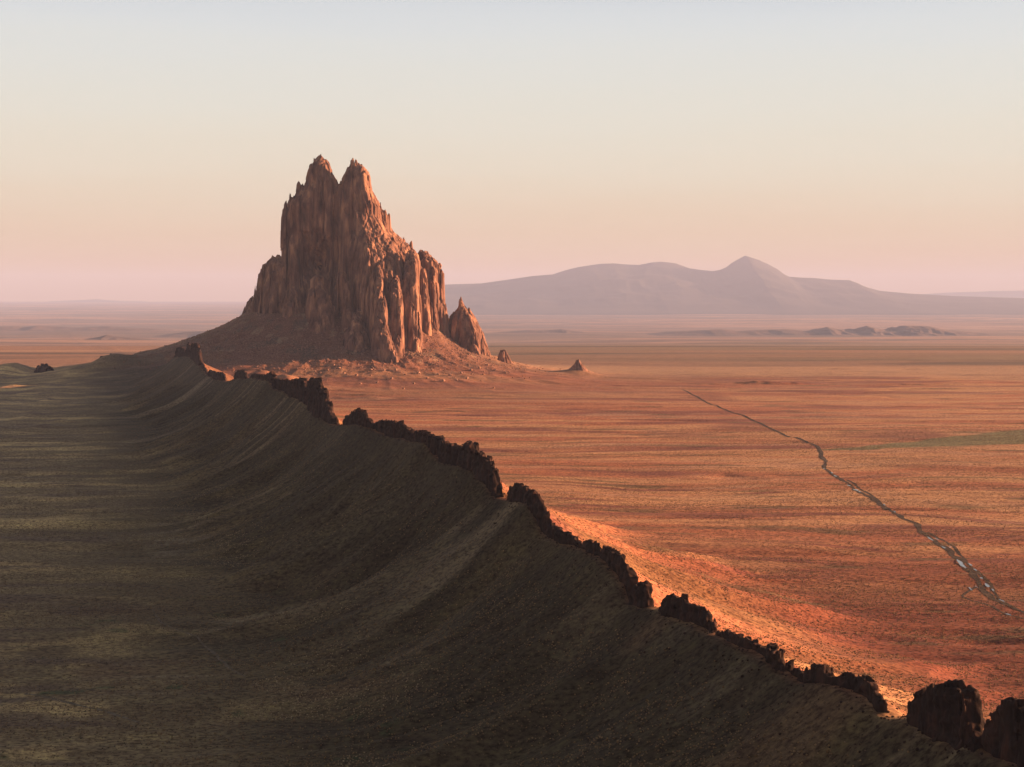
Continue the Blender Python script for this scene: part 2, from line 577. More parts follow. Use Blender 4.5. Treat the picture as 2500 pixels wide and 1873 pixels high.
def ground_cover(x, y, z):
    t = (x - D0[0]) * DN[0] + (y - D0[1]) * DN[1]
    s = (x - D0[0]) * DU[0] + (y - D0[1]) * DU[1]
    at = np.abs(t)
    C = lambda *c: np.array(c, np.float32)
    red, purple, gold, pale, olive, tal_c = C(.34, .140, .083), C(.215, .090, .072), C(.42, .24, .135), C(.40, .26, .18), C(.125, .095, .060), C(.172, .080, .060)
    def mix(c, d, f):
        f = np.clip(f, 0, 1)[..., None].astype(np.float32)
        return c * (1 - f) + d * f
    wx = x + 50 * n2(x / 260 + 2, y / 260); wy = y + 22 * n2(x / 140, y / 140 + 8)
    st1 = fbm2(wx / 330, wy / 46, 4, 0.62)
    fy_ = sstep(1000, 1900, y)
    st2 = fbm2(wx / 150 + 20, wy / 21 + 5, 4, 0.6) * (1 - fy_) + fbm2(wx / 260 + 20, wy / 60 + 5, 4, 0.5) * fy_
    st3 = fbm2(wx / 800 + 3, wy / 190 + 9, 3)
    base = np.broadcast_to(red, x.shape + (3,)).astype(np.float32)
    base = mix(base, gold, sstep(-0.3, 0.3, st1 + 0.25 * st3))
    base = mix(base, purple, sstep(0.10, 0.42, st2))
    base = mix(base, pale, 0.55 * sstep(0.15, 0.5, fbm2(wx / 210 + 60, wy / 34 + 3, 4, 0.6)) * sstep(800, 1300, y))
    base = mix(base, C(.15, .075, .055), (0.6 - 0.5 * sstep(1000, 1700, y)) * sstep(0.22, 0.5, fbm2(wx / 70 + 30, wy / 9 + 3, 4, 0.62)))
    # nearer the camera the plain is redder and scrubbier
    base = mix(base, C(.150, .046, .033), 0.92 * sstep(1150, 620, y + 120 * n2(x / 160, y / 40)) * sstep(70, 150, t))
    base = mix(base, olive, 0.75 * sstep(0.30, 0.5, fbm2(wx / 90, wy / 16 + 40, 4)) * sstep(80, 160, at))
    # sunny flank of the dike hill: clean sand and grass
    base = mix(base, C(.165, .090, .048), 0.85 * sstep(150, 70, t) * (t > 0) * sstep(-0.6, 0.3, n2(s / 40, at / 50)))
    # shady side: olive scrub and grass, flank darkened in colour to deepen its shade
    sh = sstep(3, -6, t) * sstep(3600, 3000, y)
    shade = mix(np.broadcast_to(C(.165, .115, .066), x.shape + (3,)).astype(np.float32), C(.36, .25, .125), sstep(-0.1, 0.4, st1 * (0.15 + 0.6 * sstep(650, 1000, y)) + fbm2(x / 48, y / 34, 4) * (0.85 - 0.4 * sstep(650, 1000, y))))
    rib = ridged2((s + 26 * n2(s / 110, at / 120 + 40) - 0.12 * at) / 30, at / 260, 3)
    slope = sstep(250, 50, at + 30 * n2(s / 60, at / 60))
    shade = mix(shade, C(.046, .035, .023), slope * 0.88)  # shade of the flank painted in, darkest towards the crest
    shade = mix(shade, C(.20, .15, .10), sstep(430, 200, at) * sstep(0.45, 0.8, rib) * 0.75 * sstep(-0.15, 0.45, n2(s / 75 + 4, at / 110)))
    ribf = ridged2((s + 9 * n2(s / 30, at / 50 + 4) - 0.12 * at) / 8.5, at / 130, 2)  # fine light and dark streaks paint in gully shading that skylight leaves weak
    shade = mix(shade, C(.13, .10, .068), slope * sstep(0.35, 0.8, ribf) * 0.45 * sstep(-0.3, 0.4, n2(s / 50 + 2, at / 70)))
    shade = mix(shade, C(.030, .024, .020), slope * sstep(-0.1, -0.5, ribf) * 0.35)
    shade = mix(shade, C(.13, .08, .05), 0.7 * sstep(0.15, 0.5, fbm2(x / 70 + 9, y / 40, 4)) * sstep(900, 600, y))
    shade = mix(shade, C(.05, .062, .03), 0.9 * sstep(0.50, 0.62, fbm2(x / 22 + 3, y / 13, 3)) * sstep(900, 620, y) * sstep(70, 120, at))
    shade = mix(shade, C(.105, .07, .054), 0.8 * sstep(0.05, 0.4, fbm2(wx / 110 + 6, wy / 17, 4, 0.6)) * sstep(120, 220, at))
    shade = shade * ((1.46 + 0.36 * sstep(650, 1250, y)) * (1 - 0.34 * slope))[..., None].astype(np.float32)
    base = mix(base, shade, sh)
    # talus apron
    dx = (x - PK_CX) / PK_S; dy = (y - PK_CY) / PK_S
    r = np.hypot(dx, dy)
    tf = sstep(600, 330, r + 60 * n2(x / 60, y / 60))
    tc = mix(np.broadcast_to(tal_c, x.shape + (3,)).astype(np.float32), C(.115, .072, .058), sstep(0.0, 0.4, fbm2(x / 40, y / 40, 4)))
    tc = mix(tc, C(.36, .25, .18), 0.5 * sstep(0.42, 0.55, fbm2(x / 26 + 8, y / 26, 3)))
    base = mix(base, tc, tf * (y < 5200))
    rd = sstep(1500, 500, r) * sstep(4200, 3300, y) * sstep(1700, 2500, y) * (t > 0)
    base = mix(base, tal_c * 1.08, 0.65 * rd * (1 - tf))
    # grassy wash leaving the track towards the right
    wash = on_z(2031, 1101); w2 = on_z(2500, 1070); w3 = on_z(2750, 1052)
    wy0 = np.interp(x, [wash[0], w2[0], w3[0], 3000], [wash[1], w2[1], w3[1], w3[1] + 500])
    ww = np.interp(x, [wash[0] - 5, w2[0], w3[0]], [6, 85, 115])
    wf = sstep(1.05, 0.75, np.abs(y - wy0 + 10 * n2(x / 40, y / 40)) / ww) * (x > wash[0] - 10)
    base = mix(base, C(.15, .152, .09), wf * 0.95)
    # distant country, band by band
    far = sstep(2850, 3200, y + 160 * n2(x / 700, y / 200))
    fb = fbm2(x / 2600 + 4, y / 620, 5, 0.6)
    fb2 = fbm2(x / 7000 + 11, y / 2300 + 2, 4, 0.55)
    fc = mix(np.broadcast_to(C(.29, .175, .125), x.shape + (3,)).astype(np.float32), pale, sstep(0.0, 0.4, fb))
    fc = mix(fc, C(.125, .095, .08), sstep(-0.05, 0.35, fbm2(x / 2000, y / 420 + 70, 5, 0.6)))
    fc = mix(fc, C(.40, .26, .17), 0.75 * sstep(3000, 3150, y) * sstep(3650, 3500, y + 90 * n2(x / 500, 4.5)))
    gb = sstep(3550, 3750, y + 120 * n2(x / 700, 1.5 + y / 900)) * sstep(12500, 10500, y) * sstep(-500, 100, x + 0.02 * y)
    fc = mix(fc, C(.105, .10, .075), 0.62 * gb * sstep(-0.45, 0.35, fb))
    fc = mix(fc, C(.12, .095, .08), 0.7 * sstep(13500, 16000, y) * sstep(-0.2, 0.2, fb2))
    base = mix(base, fc, far)
    return base * 0.84


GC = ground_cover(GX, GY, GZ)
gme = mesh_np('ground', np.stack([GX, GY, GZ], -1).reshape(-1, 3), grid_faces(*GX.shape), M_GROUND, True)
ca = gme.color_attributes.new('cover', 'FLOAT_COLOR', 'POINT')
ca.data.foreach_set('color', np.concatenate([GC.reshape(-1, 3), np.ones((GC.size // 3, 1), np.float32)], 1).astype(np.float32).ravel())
ground = tag(link('ground', gme), kind='structure')


# ------------------------------------------------------------------ far mountains and mesas
def range_mesh(name, prof, Y, front, back, mat, rough=0.18, ns=300, nd=60, base_py=None, scale=2600.0, sharp=1.3):
    px = np.array([p[0] for p in prof], float); py = np.array([p[1] for p in prof], float)
    zb = valley(Y) - 20
    zt = np.array([at_y(a_, b_, Y)[2] for a_, b_ in prof]); xt = np.array([at_y(a_, b_, Y)[0] for a_, b_ in prof])
    xs = np.linspace(xt[0], xt[-1], ns)
    ht = np.maximum(np.interp(xs, xt, zt) - zb, 0)
    vs = np.concatenate([np.linspace(-1, 0, nd // 2, endpoint=False), np.linspace(0, 1, nd // 2)])
    X, V = np.meshgrid(xs, vs)
    D = np.where(V < 0, V * front, V * back)
    Hh = np.broadcast_to(ht, X.shape)
    cross = (1 - np.abs(V)) ** sharp
    nz = ridged2(X / scale + 3, (Y + D) / scale, 4)
    taper = np.abs(V) ** 0.7
    Z = zb + Hh * cross * (1 + rough * (nz - 0.2) * taper * 2.0)
    Z = np.minimum(Z, zb + Hh * (cross * 0.3 + 0.7))
    Z[0] = zb - 30; Z[-1] = zb - 30
    Yy = Y + D
    Xx = X * (1 + 0 * D)
    o = link(name, mesh_np(name, np.stack([Xx, Yy, Z], -1).reshape(-1, 3), grid_faces(*X.shape), mat, True))
    return tag(o, kind='structure')


range_mesh('mountain', [(700, 740), (820, 716), (960, 703), (1085, 695), (1175, 692), (1232, 684), (1300, 674), (1350, 670), (1380, 660), (1413, 652),
           (1440, 648), (1469, 644), (1500, 643), (1530, 646), (1560, 647), (1590, 641), (1616, 639), (1650, 643), (1684, 655.5), (1710, 659), (1740, 662),
           (1758, 659), (1774, 652), (1785, 643), (1797, 636), (1808, 630), (1819, 624), (1832, 628), (1853, 635), (1875, 645), (1899, 658), (1915, 670), (1927, 676),
           (1960, 678), (1989, 679), (2030, 683), (2074, 684), (2095, 692), (2113, 701), (2147, 710), (2215, 716.5), (2328, 723), (2500, 728), (2760, 738)],
           46000, 7500, 9000, M_MTN, rough=0.16, ns=520, nd=90, scale=1700, sharp=1.25)
range_mesh('hills', [(2050, 736), (2200, 722), (2300, 715), (2420, 711), (2520, 709), (2700, 712), (2950, 735)], 78000, 5000, 5000, M_MTN, rough=0.1, ns=80, nd=30, scale=4000)
range_mesh('hills', [(120, 736), (165, 734), (215, 732), (235, 730), (262, 733), (300, 735), (360, 736)], 86000, 2500, 2500, M_MTN, rough=0.1, ns=60, nd=24, scale=4000)
# broken mesas in the basin
range_mesh('mesa', [(1820, 828), (1850, 820), (1890, 813), (1930, 809), (1975, 808), (2000, 804), (2018, 798), (2032, 801), (2060, 806), (2080, 807), (2100, 800),
           (2116, 795), (2130, 799), (2152, 804), (2176, 804), (2195, 797), (2206, 795), (2260, 796), (2275, 798), (2300, 804), (2350, 809), (2420, 815), (2540, 828)],
           18500, 900, 1500, M_MESA, rough=0.5, ns=320, nd=40, scale=260, sharp=1.1)
range_mesh('mesa', [(1380, 833), (1430, 822), (1500, 817), (1560, 819), (1640, 810), (1720, 806), (1760, 804), (1800, 808), (1850, 806), (1920, 804), (1980, 809), (2060, 815), (2140, 835)],
           18600, 900, 1500, M_MESA, rough=0.5, ns=320, nd=36, scale=300, sharp=1.1)
range_mesh('mesa', [(1120, 820), (1200, 812), (1290, 806), (1330, 807), (1370, 804), (1420, 809), (1450, 816), (1480, 824)], 19500, 800, 1200, M_MESA, rough=0.5, ns=160, nd=30, scale=300)
range_mesh('mesa', [(-260, 812), (-100, 801), (0, 797), (40, 796), (60, 799), (95, 795), (150, 798), (190, 800), (260, 797), (300, 799), (380, 803), (470, 812)], 21000, 1000, 1500, M_MESA, rough=0.5, ns=220, nd=36, scale=420)
range_mesh('mesa', [(180, 832), (215, 827), (240, 823), (262, 817), (280, 821), (330, 826), (380, 829), (440, 834)], 14000, 500, 700, M_MESA, rough=0.5, ns=140, nd=30, scale=220)
range_mesh('mesa', [(380, 820), (450, 811), (520, 807), (600, 808), (680, 818)], 17000, 700, 900, M_MESA, rough=0.4, ns=120, nd=30, scale=320)


# ------------------------------------------------------------------ the great rock: lofted outlines -> one field -> mesh
def poly_sdf(P, X, Y):
    d = np.full(X.shape, 1e9, np.float32)
    sgn = np.ones(X.shape, np.float32)
    n = len(P)
    for i in range(n):
        ax, ay = P[i]; bx, by = P[(i + 1) % n]
        ex, ey = bx - ax, by - ay
        wx, wy = X - ax, Y - ay
        L2 = ex * ex + ey * ey + 1e-9
        tt = np.clip((wx * ex + wy * ey) / L2, 0, 1)
        d = np.minimum(d, (wx - ex * tt) ** 2 + (wy - ey * tt) ** 2)
        c1 = Y >= ay; c2 = Y < by; c3 = ex * wy > ey * wx
        flip = (c1 & c2 & c3) | (~c1 & ~c2 & ~c3)
        sgn = np.where(flip, -sgn, sgn)
    return sgn * np.sqrt(d)


def persp(P):
    return [((u - 1250) * (1 + v / F_PX), v) for u, v in P]


def ell(xl, xr, v0, dv, n=10, rot=0.0):
    """outline seen between pixels xl and xr, centred at depth v0, half depth dv"""
    c = (xl + xr) / 2; h = (xr - xl) / 2
    out = []
    for i in range(n):
        a = 2 * math.pi * (i + 0.25 + rot) / n
        ca, sa = math.cos(a), math.sin(a)
        out.append((c + h * np.sign(ca) * abs(ca) ** 0.8, v0 + dv * np.sign(sa) * abs(sa) ** 0.8))
    return out


LOFTS = []          # (part name, [(q, polygon)])


def loft(part, levels):
    LOFTS.append((part, [(924.0 - py, persp(P)) for py, P in levels]))


# main body: prow towards the camera, sunny wall running back to the right, shady wall to the left
loft('rock_face', [
    (900, [(950, -240), (1012, -150), (1048, -20), (1098, 40), (1100, 230), (900, 340), (690, 270), (612, 70), (680, -75), (800, -125), (885, -130)]),
    (850, [(940, -215), (1008, -138), (1045, 0), (1094, 60), (1090, 220), (900, 330), (700, 260), (622, 60), (690, -60), (800, -110), (880, -118)]),
    (720, [(922, -155), (992, -102), (1034, 12), (1070, 70), (1060, 200), (890, 290), (716, 240), (655, 60), (704, -40), (790, -10), (868, -96)]),
    (640, [(914, -112), (972, -78), (1024, 20), (1030, 78), (1020, 185), (880, 262), (736, 222), (684, 60), (716, -26), (784, 72), (852, -66)]),
    (612, [(900, -92), (956, -66), (1010, 20), (1014, 74), (1000, 170), (878, 240), (740, 205), (688, 58), (716, -18), (786, 70), (846, -50)]),
    (566, [(888, -60), (930, -40), (958, 20), (962, 60), (955, 140), (870, 200), (750, 170), (694, 50), (720, -4), (792, 14), (848, -36)]),
    (504, [(876, -30), (902, -20), (930, 10), (932, 50), (920, 110), (860, 150), (762, 130), (700, 50), (722, 5), (795, -12), (850, -20)]),
    (458, [(868, -10), (888, 0), (906, 10), (906, 50), (898, 80), (850, 100), (780, 90), (742, 50), (750, 15), (795, 0), (845, -6)])])
# upper sunny face under the second summit
loft('rock_face', [
    (620, [(880, -66), (930, -30), (962, 20), (958, 90), (870, 110), (850, 0)]),
    (560, [(878, -52), (925, -24), (956, 16), (952, 70), (870, 80), (846, -10)]),
    (526, [(872, -42), (912, -20), (948, 14), (946, 60), (868, 66), (845, -12)]),
    (504, [(868, -34), (905, -16), (930, 12), (928, 54), (866, 60), (844, -12)]),
    (470, [(862, -24), (890, -12), (914, 8), (912, 46), (864, 50), (842, -8)])])
loft('summit_tower', [
    (600, ell(712, 838, 50, 46)), (560, ell(706, 838, 38, 58)), (500, ell(702, 838, 35, 58)), (484, ell(716, 836, 35, 54)), (450, ell(749, 829, 34, 44)), (438, ell(753, 827, 34, 40)), (427, ell(756, 818, 33, 34)),
    (412, ell(761, 810, 32, 26)), (402, ell(766, 806, 32, 20)), (396, ell(772, 802, 32, 14)), (392, ell(778, 797, 32, 8))])
loft('summit_tower', [
    (610, ell(846, 934, 25, 52)), (510, ell(832, 934, 20, 60)), (470, ell(833, 914, 18, 48)), (440, ell(834, 908, 16, 36)), (430, ell(841, 907, 15, 32)), (421, ell(848, 901, 14, 26)),
    (410, ell(856, 888, 12, 17)), (404, ell(862, 882, 10, 8))])
loft('spire', [(470, ell(878, 896, 12, 12)), (420, ell(882, 890, 12, 5)), (402, ell(884, 888.5, 12, 3))])
loft('spire', [(470, ell(888, 910, 18, 18)), (436, ell(894, 908, 18, 12)), (420, ell(896, 903, 18, 6))])
for xl, xr, top, base, v in ((727, 738, 445, 520, 20), (738, 746, 450, 520, 22), (748, 754, 443, 500, 24), (717, 727, 477, 560, 18),
                             (708, 716, 477, 560, 20), (698, 708, 489, 580, 22), (691, 700, 512, 600, 30), (806, 818, 412, 470, 45),
                             (759, 766, 402, 450, 30), (768, 774, 391, 430, 30), (774, 780, 384, 420, 32), (780, 785, 381, 420, 34), (784, 790, 377, 420, 30), (790, 796, 383, 425, 33), (797, 803, 396, 430, 32), (804, 811, 408, 450, 36), (812, 819, 421, 460, 38),
                             (847, 853, 416, 460, 16), (854, 861, 404, 450, 12), (861, 867, 390, 430, 8), (868, 876, 392, 435, 6), (876, 882, 399, 440, 8), (681, 688, 622, 680, 42),
                             (1000, 1008, 588, 640, 30), (984, 990, 578, 630, 26), (1054, 1062, 626, 680, 95), (1036, 1044, 613, 670, 95), (947, 956, 521, 600, 20), (938, 947, 514, 590, 18), (926, 934, 494, 560, 16)):
    w = (xr - xl) / 2
    loft('spire', [(base, ell(xl - w, xr + w, v, w * 2.2)), (top + 18, ell(xl, xr, v, w * 1.4)), (top + 5, ell(xl + w * .3, xr - w * .3, v, w)), (top, ell(xl + w * .7, xr - w * .7, v, w * .4))])
# shoulder buttresses on the shady side
loft('buttress', [
    (830, ell(606, 745, 45, 115)), (800, ell(614, 740, 45, 105)), (719, ell(627, 724, 48, 84)), (669, ell(637, 716, 50, 66)), (648, ell(644, 708, 50, 52)), (636, ell(654, 700, 50, 36)), (630, ell(664, 694, 50, 18))])
loft('buttress', [(812, ell(590, 650, 130, 60)), (770, ell(595, 645, 130, 45)), (742, ell(608, 640, 130, 30)), (724, ell(616, 632, 130, 16)), (719, ell(619, 628, 130, 6))])
loft('buttress', [(860, ell(668, 760, -75, 55)), (790, ell(684, 744, -58, 40)), (730, ell(698, 734, -40, 26)), (704, ell(706, 726, -34, 14))])
loft('buttress', [(860, ell(742, 830, -118, 48)), (780, ell(752, 815, -98, 36)), (710, ell(756, 800, -72, 26)), (682, ell(764, 790, -62, 14))])
loft('buttress', [(880, ell(828, 912, -180, 62)), (850, ell(836, 904, -172, 52)), (810, ell(846, 892, -158, 38)), (780, ell(856, 882, -146, 24)), (764, ell(862, 876, -138, 12))])
loft('buttress', [(800, ell(832, 872, -128, 40)), (740, ell(832, 858, -112, 26)), (700, ell(834, 850, -100, 15)), (672, ell(838, 845, -92, 6))])
loft('buttress', [(880, ell(908, 972, -228, 34)), (800, ell(906, 952, -196, 30)), (740, ell(908, 944, -170, 26)), (690, ell(912, 938, -140, 18)), (664, ell(916, 930, -128, 8))])
# great columns of the sunny wall
loft('pillar', [(890, ell(946, 988, -196, 30)), (800, ell(950, 984, -170, 26)), (720, ell(952, 981, -144, 22)), (690, ell(958, 976, -130, 14)), (676, ell(964, 972, -124, 6))])
loft('pillar', [(895, ell(986, 1036, -138, 40)), (800, ell(988, 1030, -118, 34)), (700, ell(986, 1026, -86, 30)), (650, ell(986, 1022, -68, 26)), (626, ell(992, 1014, -58, 14)), (616, ell(1000, 1008, -52, 6))])
loft('pillar', [(860, ell(1022, 1056, -30, 34)), (760, ell(1022, 1050, -14, 28)), (690, ell(1022, 1044, 0, 20)), (660, ell(1028, 1038, 6, 10))])
loft('pillar', [(850, ell(1042, 1080, 14, 30)), (760, ell(1044, 1072, 24, 24)), (700, ell(1048, 1066, 32, 16)), (680, ell(1054, 1062, 36, 8))])
loft('pillar', [(760, ell(930, 968, -108, 26)), (690, ell(934, 962, -96, 24)), (650, ell(940, 958, -84, 16)), (630, ell(946, 954, -78, 8))])
loft('pillar', [(720, ell(962, 984, -100, 16)), (660, ell(964, 980, -86, 14)), (628, ell(968, 976, -76, 6))])
# far shoulder
loft('shoulder', [
    (850, ell(1030, 1104, 95, 80)), (800, ell(1026, 1099, 95, 74)), (720, ell(1020, 1083, 95, 64)), (664, ell(1016, 1076, 95, 54)),
    (640, ell(1018, 1067, 95, 44)), (620, ell(1021, 1050, 95, 28)), (611, ell(1026, 1034, 95, 10))])
loft('spire', [(790, ell(1066, 1092, 90, 16)), (700, ell(1070, 1083, 90, 10)), (668, ell(1073, 1082, 90, 7)), (660, ell(1077, 1080.5, 90, 3))])


def build_rock(lofts, voxel, seed, amp=1.0, alcove=None, pad=26):
    """field of the union of lofts in peak pixels; returns verts (world), tris, quads, owner per vertex"""
    pts = np.array([p for _, lv in lofts for _, P in lv for p in P])
    q0 = min(lv[0][0] for _, lv in lofts) - 8; q1 = max(lv[-1][0] for _, lv in lofts) + 10
    q0 = min(q0, min(l[0] for _, lv in lofts for l in lv) - 6)
    x0, x1 = pts[:, 0].min() - pad, pts[:, 0].max() + pad
    y0, y1 = pts[:, 1].min() - pad, pts[:, 1].max() + pad
    xs = np.arange(x0, x1, voxel, dtype=np.float32); ys = np.arange(y0, y1, voxel, dtype=np.float32); qs = np.arange(q0, q1, voxel, dtype=np.float32)
    base_q = min(lv[0][0] for _, lv in lofts) + 60
    lamp = np.array([0.34 if p == 'spire' else 0.72 if p in ('summit_tower', 'pillar') else 1.0 for p, _ in lofts], np.float32)
    Fd = np.full((len(xs), len(ys), len(qs)), 40.0, np.float32)
    own = np.zeros(Fd.shape, np.uint8)
    for li, (_, lv) in enumerate(lofts):
        lq = [l[0] for l in lv]
        pp = np.array([l[1] for l in lv])               # level, vertex, 2
        bx0, by0 = pp.reshape(-1, 2).min(0) - 30; bx1, by1 = pp.reshape(-1, 2).max(0) + 30
        ix = np.where((xs >= bx0) & (xs <= bx1))[0]; iy = np.where((ys >= by0) & (ys <= by1))[0]
        if len(ix) == 0 or len(iy) == 0:
            continue
        X2, Y2 = np.meshgrid(xs[ix], ys[iy], indexing='ij')
        ic = slice(ix[0], ix[-1] + 1); jc = slice(iy[0], iy[-1] + 1)
        for k, q in enumerate(qs):
            if q > lq[-1] + 28 or q < lq[0] - 44:
                continue
            qq = min(max(q, lq[0]), lq[-1])
            P = np.empty(pp.shape[1:])
            for vi in range(pp.shape[1]):
                P[vi, 0] = np.interp(qq, lq, pp[:, vi, 0]); P[vi, 1] = np.interp(qq, lq, pp[:, vi, 1])
            d = poly_sdf(P, X2, Y2)
            if q > lq[-1]:
                d = np.maximum(d, 0) + (q - lq[-1]) * 0.9
            if q < lq[0] and lq[0] > base_q:
                d = d + (lq[0] - q) * 0.9
            cur = Fd[ic, jc, k]
            m = d < cur
            Fd[ic, jc, k] = np.where(m, d, cur)
            o = own[ic, jc, k]
            own[ic, jc, k] = np.where(m, li, o)
    G2x, G2y = np.meshgrid(xs, ys, indexing='ij')
    sx = seed * 7.31
    wgx = G2x + 4 * n2(G2x / 30 + sx, G2y / 30); wgy = G2y + 4 * n2(G2x / 30 + 9 + sx, G2y / 30)
    cv, f1, fe = cells2(wgx / 8 + sx, wgy / 8)
    cv2, g1, ge = cells2(wgx / 24 + 30 + sx, wgy / 24, 3)
    sh = ((cv - 0.5) * 7 + (cv2 - 0.5) * 9 + 1.5 * n2(G2x / 4 + sx, G2y / 4)) * amp
    # every column of rock ends at its own height
    kk = np.arange(len(qs))[None, None, :] - np.round(sh / voxel).astype(np.int32)[:, :, None]
    kk = np.clip(kk, 0, len(qs) - 1)
    keep_low = (qs[None, None, :] < q0 + 20)
    Fd = np.where(keep_low, Fd, np.take_along_axis(Fd, kk, 2))
    idx = np.where(np.abs(Fd) < 19)
    x = xs[idx[0]]; y = ys[idx[1]]; q = qs[idx[2]]
    wx = x + 5 * n3(x / 40 + sx, y / 40, q / 90); wy = y + 5 * n3(x / 40 + 9 + sx, y / 40, q / 90)
    d = Fd[idx]
    hgt = np.clip((q - 40) / 250, 0.35, 1.0)
    # columnar slabs: every cell in plan is pushed in or out, and ends at its own height
    cv, fe, cv2, ge = cv[idx[0], idx[1]], fe[idx[0], idx[1]], cv2[idx[0], idx[1]], ge[idx[0], idx[1]]
    disp = (cv - 0.5) * 5.0 + (cv2 - 0.5) * 14.0
    disp += 2.6 * np.clip(0.20 - fe, 0, 1) / 0.20 + 9.0 * np.clip(0.15 - ge, 0, 1) / 0.15
    rg = 1 - 2 * np.abs(n3(wx / 26 + sx, wy / 26, q / 210))
    disp -= 3.8 * rg
    rg2 = 1 - 2 * np.abs(n3(wx / 9 + sx + 5, wy / 9, q / 95 + 0.03 * x))
    disp -= 1.5 * rg2
    disp -= 0.9 * (1 - 2 * np.abs(n3(wx / 5 + sx + 2, wy / 5, q / 60)))
    disp += 2.6 * n3(x / 60 + sx, y / 60, q / 80) + 2.0 * n3(x / 22 + sx, y / 22, q / 55) + 0.9 * n3(x / 8, y / 8, q / 22 + sx) + 0.5 * n3(x / 4, y / 4, q / 7 + sx)
    calm = 1 - 0.5 * sstep(285, 330, q) * sstep(-385, -360, x)          # clean slabs high on the sunny side
    Fd[idx] = d + disp * amp * lamp[own[idx]] * calm
    if alcove is not None:
        (au, av, aq), (ru, rv, rq) = alcove
        au = (au - 1250) * (1 + av / F_PX)
        X3 = (xs - au)[:, None, None] / ru; Y3 = (ys - av)[None, :, None] / rv; Q3 = (qs - aq)[None, None, :] / rq
        e = (np.sqrt(X3 ** 2 + Y3 ** 2 + Q3 ** 2) - 1) * min(ru, rv, rq)
        ne = np.where(np.abs(e) < 30)
        e[ne] += 9 * fbm3(xs[ne[0]] / 13, ys[ne[1]] / 60, qs[ne[2]] / 40, 3) * 1.3
        Fd = np.maximum(Fd, -e.astype(np.float32) + 0)
    P, T, Q = iso_mesh(Fd, (x0, y0, q0), voxel)
    gi = np.clip(((P - np.array([x0, y0, q0])) / voxel).round().astype(int), 0, np.array(Fd.shape) - 1)
    ow = own[gi[:, 0], gi[:, 1], gi[:, 2]]
    W = np.empty_like(P)
    W[:, 0] = P[:, 0] * PK_S; W[:, 1] = PK_Y + P[:, 1] * PK_S; W[:, 2] = P[:, 2] * PK_S
    return W, T, Q, ow


def components(Fq, lab_f, nv):
    """connected pieces of equal-label quads -> piece id per face"""
    a = np.concatenate([np.sort(Fq[:, [c, (c + 1) % 4]], 1) for c in range(4)])
    fi = np.tile(np.arange(len(Fq)), 4)
    o = np.argsort(a[:, 0].astype(np.int64) * nv + a[:, 1], kind='stable')
    k = a[o, 0].astype(np.int64) * nv + a[o, 1]
    same = k[1:] == k[:-1]
    f1, f2 = fi[o][:-1][same], fi[o][1:][same]
    ok = lab_f[f1] == lab_f[f2]
    f1, f2 = f1[ok], f2[ok]
    par = np.arange(len(Fq))
    while True:
        r1, r2 = par[f1], par[f2]
        m = r1 != r2
        if not m.any():
            return par
        f1, f2, r1, r2 = f1[m], f2[m], r1[m], r2[m]
        lo, hi = np.minimum(r1, r2), np.maximum(r1, r2)
        par[hi] = lo
        while True:
            nx = par[par]
            if np.array_equal(nx, par):
                break
            par = nx


def emit_parts(lofts, W, T, Q, ow, root, mat, org):
    """one child mesh for every loft, cut along the lines where the lofts meet"""
    walls = [i for i, l in enumerate(lofts) if l[0] == 'rock_face']
    ow = np.where(np.isin(ow, walls), walls[0], ow)
    lab = ow[Q[:, 0]].astype(np.int64)
    comp = components(Q, lab, len(W))
    ids, cnt = np.unique(comp, return_counts=True)
    # the largest piece of every loft stays, crumbs join the neighbour they touch
    big = np.zeros(len(Q), bool)
    for li in np.unique(lab):
        c = comp[lab == li]
        u, n = np.unique(c, return_counts=True)
        if n.max() > 60:
            big |= comp == u[n.argmax()]
    lab = np.where(big, lab, -1)
    for _ in range(400):
        todo = lab < 0
        if not todo.any():
            break
        vl = np.full(len(W), -1, np.int64)
        for c in range(4):
            np.maximum.at(vl, Q[:, c], lab)
        lab[todo] = vl[Q[todo]].max(1)
    for li, (part, _) in enumerate(lofts):
        f = Q[lab == li]
        if len(f) < 30:
            continue
        used = np.unique(f)
        re = np.zeros(len(W), np.int32); re[used] = np.arange(len(used))
        link(part, mesh_np(part, W[used] - org, re[f], mat, False), root)


def empty(name, loc):
    o = bpy.data.objects.new(name, None)
    o.empty_display_size = 5
    COL.objects.link(o)
    o.location = loc
    return o


org = np.array([PK_CX, PK_CY, 0.0])
W, T, Q, ow = build_rock(LOFTS, 1.85, 1.0)
peak = tag(empty('rock_peak', org), 'towering twin-summit volcanic rock peak rising from its talus apron', 'rock peak')
emit_parts(LOFTS, W, T, Q, ow, peak, M_PEAK, org)


def small_rock(name, label, cat, levels, seed, voxel=1.5, amp=0.5, mat=None, group=None):
    lf = [('rock', [(924.0 - py, persp(P)) for py, P in lv]) for lv in levels]
    W, T, Q, ow = build_rock(lf, voxel, seed, amp=amp, pad=16)
    org = np.array([W[:, 0].mean(), W[:, 1].mean(), 0.0])
    o = link(name, mesh_np(name, W - org, [T, Q], mat or M_PEAK, False), loc=org)
    return tag(o, label, cat, group)


